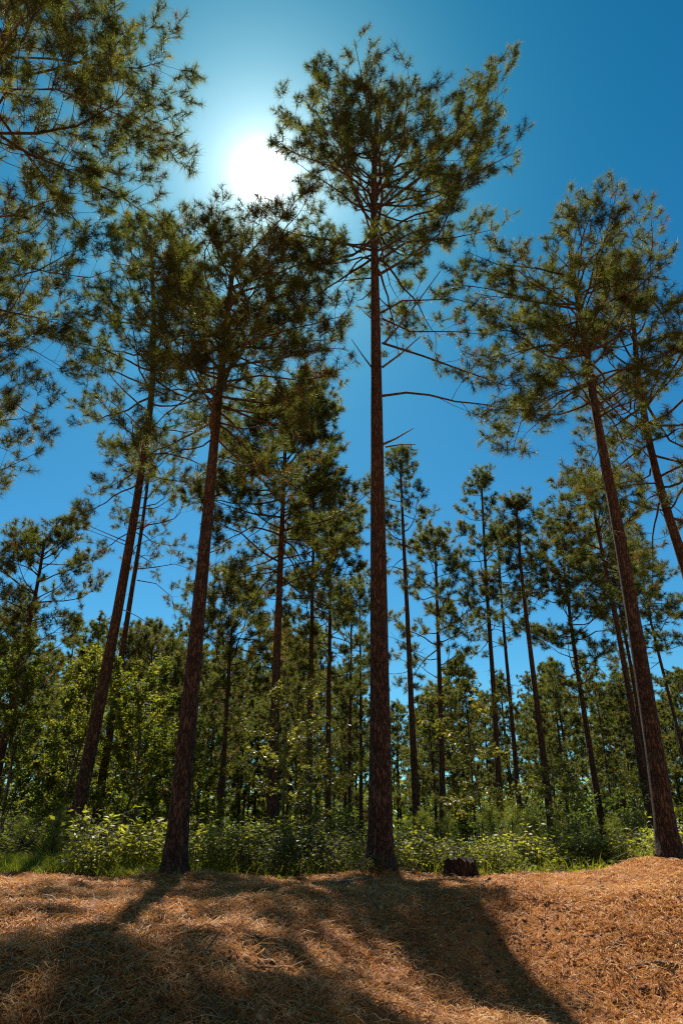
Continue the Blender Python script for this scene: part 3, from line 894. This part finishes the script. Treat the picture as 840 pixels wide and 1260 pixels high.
for lb, px, D, k, s in young:
    o = yproto[k] if k not in used else copy_tree(yproto[k])
    used.add(k)
    o.location = gp(px, D)
    o.rotation_euler = (0, 0, rng.random() * 6.28)
    s *= .58
    o.scale = (s, s, s)
    o['label'] = lb
    o['group'] = 'young pines among the bushes'

# understory shrubs deeper in the wood, leaf tint darkened to paint in its shade
uproto = broadleaf('shrub', 'dim leafy shrub deep in the wood between the far trunks', 'shrub', (0, 0, 0), 2.4, 1.4, 590, 2200, .15, 'leaf', base=.08, stems=4, tint=.32, stem_r=.02, part='foliage', group='shrubs deep in the wood')
uspots = []
while len(uspots) < 46:
    y = 22 + 30 * rng.random()
    x = (2 * rng.random() - 1) * (.55 * y + 3)
    if all((x - a) ** 2 + (y - b) ** 2 > 2.0 for a, b in uspots):
        uspots.append((x, y))
for i, (x, y) in enumerate(uspots):
    o = uproto if i == 0 else copy_tree(uproto)
    s = .4 + .6 * rng.random()
    o.location = (x, y, float(gz(x, y)) - .02)
    o.rotation_euler = (0, 0, rng.random() * 6.28)
    o.scale = (s, s, s)

# ---------------------------------------------------------------- ground cover that nobody could count
def scatter_leaves():
    rng = np.random.default_rng(41)
    n = 42000
    y = 11.6 + 27 * rng.random(n) ** 1.8
    x = (2 * rng.random(n) - 1) * (.6 * y + 2)
    keep = np.array([mnoise.noise((a * .7, b * .7, 0)) for a, b in zip(x, y)]) > -.12 + .55 * smooth(13.2, 11.6, y)
    x, y = x[keep], y[keep]
    z = gz(x, y) + .34 * rng.random(len(x)) ** 1.5 * smooth(11.3, 13.6, y)
    P = np.stack([x, y, z], 1)
    Dv = nz(rng.standard_normal((len(x), 3)) * np.array([1, 1, .5]) + np.array([0, 0, .25]))
    me = leaf_mesh('undergrowth', P, Dv, .095, rng, np.clip(.5 + .25 * rng.standard_normal(len(x)), 0, 1))
    tag(link('undergrowth', me, M['leaf']), 'low leafy undergrowth carpeting the wood behind the bushes', 'undergrowth', kind='stuff')
scatter_leaves()

def scatter_grass():
    rng = np.random.default_rng(42)
    n = 26000
    y = 11.5 + 3.2 * rng.random(n) ** 1.3
    x = -8.2 + 6.2 * rng.random(n)
    m2 = 2600
    y2 = 12.0 + 2.6 * rng.random(m2); x2 = -2 + 9 * rng.random(m2) ** 1.3
    x = np.concatenate([x, x2]); y = np.concatenate([y, y2])
    edge = 11.95 + np.array([.55 * mnoise.noise((a * .8, 0, 3)) + .35 * mnoise.noise((a * 2.7, b * 1.3, 5)) for a, b in zip(x, y)]) + .5 * (rng.random(len(x)) ** 3 - .4)
    k = y > edge
    x, y = x[k], y[k]
    n = len(x)
    b = np.stack([x, y, gz(x, y) - .01], 1)
    h = .12 + .26 * rng.random(n) * smooth(11.6, 12.6, y) + .05
    h = h[:, None]
    lean = np.stack([rng.standard_normal(n) * .35, rng.standard_normal(n) * .35, np.ones(n)], 1)
    side = np.stack([rng.standard_normal(n), rng.standard_normal(n), np.zeros(n)], 1)
    side = nz(side) * .006
    mid = b + lean * h * .55
    tip = b + lean * h * np.array([1.7, 1.7, .92])
    V = np.stack([b - side, b + side, mid + side * .8, mid - side * .8, tip], 1).reshape(-1, 3)
    i0 = np.arange(n) * 5
    me = mesh_np('grass', V, [np.stack([i0, i0 + 1, i0 + 2, i0 + 3], 1), np.stack([i0 + 3, i0 + 2, i0 + 4], 1)], attr=np.repeat(np.clip(.5 + .22 * rng.standard_normal(n), 0, 1), 5))
    tag(link('grass', me, M['grass']), 'bright green grass along the edge of the clearing on the left', 'grass', kind='stuff')
scatter_grass()

def ground_points(n, rng, lo=2.4, hi=13.0, p=1.6):
    y = lo + (hi - lo) * rng.random(n) ** p
    x = (2 * rng.random(n) - 1) * (.62 * y + 1.2)
    return x, y

def scatter_straw():
    rng = np.random.default_rng(43)
    x, y = ground_points(270000, rng, 2.4, 14.0, 1.25)
    k = rng.random(len(x)) > smooth(11.8, 14.0, y) * .9
    x, y = x[k], y[k]
    dn = np.array([mnoise.noise((a * 1.3, b * 1.3, 7)) + .5 * mnoise.noise((a * 4, b * 4, 2)) for a, b in zip(x, y)])
    k = dn + .35 * rng.standard_normal(len(x)) > -.30
    x, y, dn = x[k], y[k], dn[k]
    n = len(x)
    ln = (.045 + .12 * rng.random(n) ** 1.6)[:, None]
    az = rng.random(n) * 6.28
    el = np.abs(.20 * rng.standard_normal(n)) + .02
    d = np.stack([np.cos(az) * np.cos(el), np.sin(az) * np.cos(el), np.sin(el)], 1)
    lift = (.006 + .03 * rng.random(n) ** 3 + .015 * np.clip(dn, 0, 1) * rng.random(n))
    b = np.stack([x, y, gz(x, y) + lift], 1)
    bend = nz(np.cross(d, [0, 0, 1.0])) * (ln * .22 * rng.standard_normal((n, 1)))
    mid = b + d * ln * .5 + bend + np.array([0, 0, .012])
    tip = b + d * ln
    tip[:, 2] = np.maximum(tip[:, 2] - .03 * rng.random(n), gz(tip[:, 0], tip[:, 1]) + .003)
    w = (.0014 + .0016 * rng.random(n))[:, None] * (.6 + .09 * y[:, None])
    side = nz(np.cross(d, [0, 0, 1.0]) + .6 * rng.standard_normal((n, 3)) * np.array([0, 0, 1.0])) * w
    V = np.stack([b - side, b + side, mid + side, mid - side, tip + side * .4, tip - side * .4], 1).reshape(-1, 3)
    i0 = np.arange(n) * 6
    me = mesh_np('pine_straw', V, [np.stack([i0, i0 + 1, i0 + 2, i0 + 3], 1), np.stack([i0 + 3, i0 + 2, i0 + 4, i0 + 5], 1)], attr=np.repeat(np.clip(.55 + .25 * rng.standard_normal(n), 0, 1), 6))
    tag(link('pine_straw', me, M['straw']), 'loose dry pine needles strewn over the clearing', 'pine straw', kind='stuff')
scatter_straw()

def scatter_litter():
    """flakes of bark and clods of clay"""
    rng = np.random.default_rng(44)
    n = 42000
    x, y = ground_points(n, rng, 2.4, 12.6, 1.2)
    s = .007 + .022 * rng.random(n) ** 2.4
    big = rng.random(n) < .012
    s[big] *= 1.25
    c = np.stack([x, y, gz(x, y) + s * .25], 1)
    az = rng.random(n) * 6.28
    k = 6
    ang = np.linspace(0, 2 * np.pi, k, endpoint=False)[None] + .3 * rng.standard_normal((n, k))
    rr = s[:, None] * (.7 + .5 * rng.random((n, k)))
    asp = (.45 + .55 * rng.random(n))[:, None]
    ex, ey = rr * np.cos(ang), rr * np.sin(ang) * asp
    X = ex * np.cos(az)[:, None] - ey * np.sin(az)[:, None]
    Y = ex * np.sin(az)[:, None] + ey * np.cos(az)[:, None]
    tilt = np.clip(.3 * rng.standard_normal((n, 2)), -.6, .6)
    Zr = X * tilt[:, :1] + Y * tilt[:, 1:]
    ring = c[:, None] + np.stack([X, Y, Zr - .25 * s[:, None]], -1)
    ring2 = c[:, None] + np.stack([X * .75, Y * .75, Zr * .8 + s[:, None] * (.12 + .2 * rng.random((n, k)))], -1)
    top = c + np.stack([0 * s, 0 * s, s * .32], 1)
    V = np.concatenate([ring, ring2, top[:, None]], 1).reshape(-1, 3)
    i0 = (np.arange(n) * (2 * k + 1))[:, None]
    a = np.arange(k)[None]; b = (a + 1) % k
    q = np.stack([i0 + a, i0 + b, i0 + k + b, i0 + k + a], -1).reshape(-1, 4)
    t3 = np.stack([i0 + k + a, i0 + k + b, np.broadcast_to(i0 + 2 * k, (n, k))], -1).reshape(-1, 3)
    me = mesh_np('bark_litter', V, [q, t3], attr=np.repeat(np.clip(.42 + .25 * rng.standard_normal(n), 0, 1), 2 * k + 1))
    tag(link('bark_litter', me, M['litter']), 'bark flakes and clay crumbs strewn over the clearing', 'forest litter', kind='stuff')
scatter_litter()

def far_wood():
    """the wood going on beyond the counted trees, one unbroken mass"""
    rng = np.random.default_rng(45)
    n = 90000
    x = -150 + 300 * rng.random(n)
    y = 84 + 36 * rng.random(n)
    top = np.array([7.4 + 3.5 * mnoise.noise((a * .09, b * .09, 4)) + 2.5 * mnoise.noise((a * .3, b * .3, 1)) for a, b in zip(x, y)])
    z = top * rng.random(n) ** .75
    P = np.stack([x, y, np.maximum(z, .1)], 1)
    Dv = nz(rng.standard_normal((n, 3)) + np.array([0, 0, .3]))
    me = leaf_mesh('distant_wood', P, Dv, .75, rng, np.clip(.45 + .25 * rng.standard_normal(n), 0, 1), ratio=.6)
    tag(link('distant_wood', me, M['leaf']), 'continuous far-off wood closing the view between the trunks', 'wood', kind='stuff')
far_wood()

def scatter_twigs():
    rng = np.random.default_rng(46)
    x, y = ground_points(420, rng, 2.6, 12.4, 1.1)
    tb = Tubes()
    for a, b in zip(x, y):
        az = rng.random() * 6.28
        ln = .06 + .3 * rng.random() ** 2.2
        q = np.array([a, b]) + np.linspace(0, ln, 4)[:, None] * np.array([math.cos(az), math.sin(az)]) + .012 * rng.standard_normal((4, 2))
        r = .003 + .006 * rng.random() ** 2
        z = gz(q[:, 0], q[:, 1]) + r + .012 + .012 * rng.random(4)
        tb.add(np.column_stack([q, z]), r * np.linspace(1, .5, 4), sides=5)
    tag(link('twig_litter', tb.mesh('twig_litter'), M['deadwood']), 'small dead twigs scattered through the pine straw', 'twigs', kind='stuff')
scatter_twigs()

# ---------------------------------------------------------------- stump, sticks
def stump():
    rng = np.random.default_rng(51)
    x, y, z = gp(563, 12.0)
    t = thing('tree_stump', 'dark cut stump among the bushes right of the central trunk', 'stump', (x, y, z))
    n = 40
    ang = np.linspace(0, 2 * np.pi, n, endpoint=False)
    prof = [(-.12, .52), (.0, .42), (.06, .35), (.14, .31), (.24, .285), (.33, .275)]
    V = []
    but = 1 + .10 * np.cos(3 * ang + .5) + .06 * np.cos(5 * ang + 2) + .03 * rng.standard_normal(n)
    for h, r in prof:
        amp = 1 + (but - 1) * (1.6 if h < .1 else .7)
        jag = .03 * np.sin(2 * ang) + .015 * rng.standard_normal(n) if h > .3 else 0
        V.append(np.stack([r * amp * np.cos(ang), r * amp * np.sin(ang), np.full(n, h) + jag], 1))
    V = np.concatenate(V)
    a = np.arange(n); b = (a + 1) % n
    Fq = np.concatenate([np.stack([i * n + a, i * n + b, (i + 1) * n + b, (i + 1) * n + a], 1) for i in range(len(prof) - 1)])
    link('bark', mesh_np('bark', V, [Fq], smooth_faces=True), M['stump'], t)
    top = V[-n:] * np.array([.93, .93, 1]) - np.array([0, 0, .004])
    V2 = np.concatenate([top, top * np.array([.5, .5, 1]) + np.array([0, 0, .01]), [[0, 0, .335]]])
    Fr = np.stack([a, b, n + b, n + a], 1); Ft = np.stack([n + a, n + b, np.full(n, 2 * n)], 1)
    link('cut_top', mesh_np('cut_top', V2, [Fr, Ft]), M['stump'], t)
stump()
bpy.data.objects['tree_stump'].scale = (.85, .85, .9)

def stick(label, pts, r, seed, fork=None, name='fallen_stick'):
    rng = np.random.default_rng(seed)
    P = []
    Dm = sum(q[2] for q in pts) / len(pts)
    for px, py, D, lift in pts:
        D = Dm + .15 * (D - Dm)
        q = at(px, py, D)
        P.append([q[0], q[1], float(gz(q[0], q[1])) + r * .6 + lift])
    P = np.array(P)
    zz = np.linspace(0, 1, 9)
    tt = np.linspace(0, 1, len(P))
    Q = np.stack([np.interp(zz, tt, P[:, k]) for k in range(3)], 1) + np.array([1, 1, .2]) * .012 * rng.standard_normal((9, 3))
    tb = Tubes()
    tb.add(Q, r * np.linspace(1, .55, 9) * (1 + .1 * rng.standard_normal(9)), sides=8, rough=.06, rng=rng)
    if fork:
        p, d = along(Q, .55)
        tb.add(np.array([p, p + nz(np.array(fork)) * .2]), [r * .5, r * .25], sides=6)
    o = Q[4].copy(); o[2] = float(gz(o[0], o[1]))
    ob = link(name, tb.mesh(name, o), M['deadwood'])
    ob.location = o
    tag(ob, label, 'stick')

def pix_ground(px, py):
    """where the sight line of a photo point meets the sheet"""
    r = ray(px, py)
    for D in np.arange(2.2, 14, .02):
        q = CAM + r * (D / r[1])
        if q[2] <= gz(q[0], q[1]): return D
    return 11.0

def pg(px, py, lift=0.0):
    return (px, py, pix_ground(px, py), lift)

stick('bleached log lying at the left foot of the central trunk', [(398, 1106, 10.3, .0), (430, 1102, 10.5, .01), (458, 1094, 10.7, .02)], .035, 61)
stick('short broken stick poking up right of the stump', [(590, 1100, 9.6, 0), (598, 1090, 9.8, .05), (604, 1085, 9.9, .09)], .022, 62)
stick('thin stick lying flat right of the broken stick', [(600, 1088, 10.2, 0), (640, 1092, 10.0, 0), (668, 1086, 10.2, .01)], .016, 63)
stick('stick in the shade of the left foreground', [pg(232, 1192), pg(248, 1182, .02), pg(264, 1174, .05)], .009, 64, fork=(.3, .3, .4))
stick('dark gnarled stick on the sunlit slope near the right edge', [pg(786, 1190), pg(812, 1188, .02), pg(835, 1196)], .02, 65)
stick('small dark stick low on the sunlit slope', [pg(784, 1212), pg(792, 1222, .01), pg(797, 1230)], .012, 66)
stick('pale twig near the centre of the shaded ground', [pg(300, 1165), pg(335, 1158, .02), pg(372, 1160)], .008, 67)
stick('slim twig lying before the left front trunk', [pg(240, 1112), pg(262, 1108, .02), pg(290, 1110)], .012, 68)
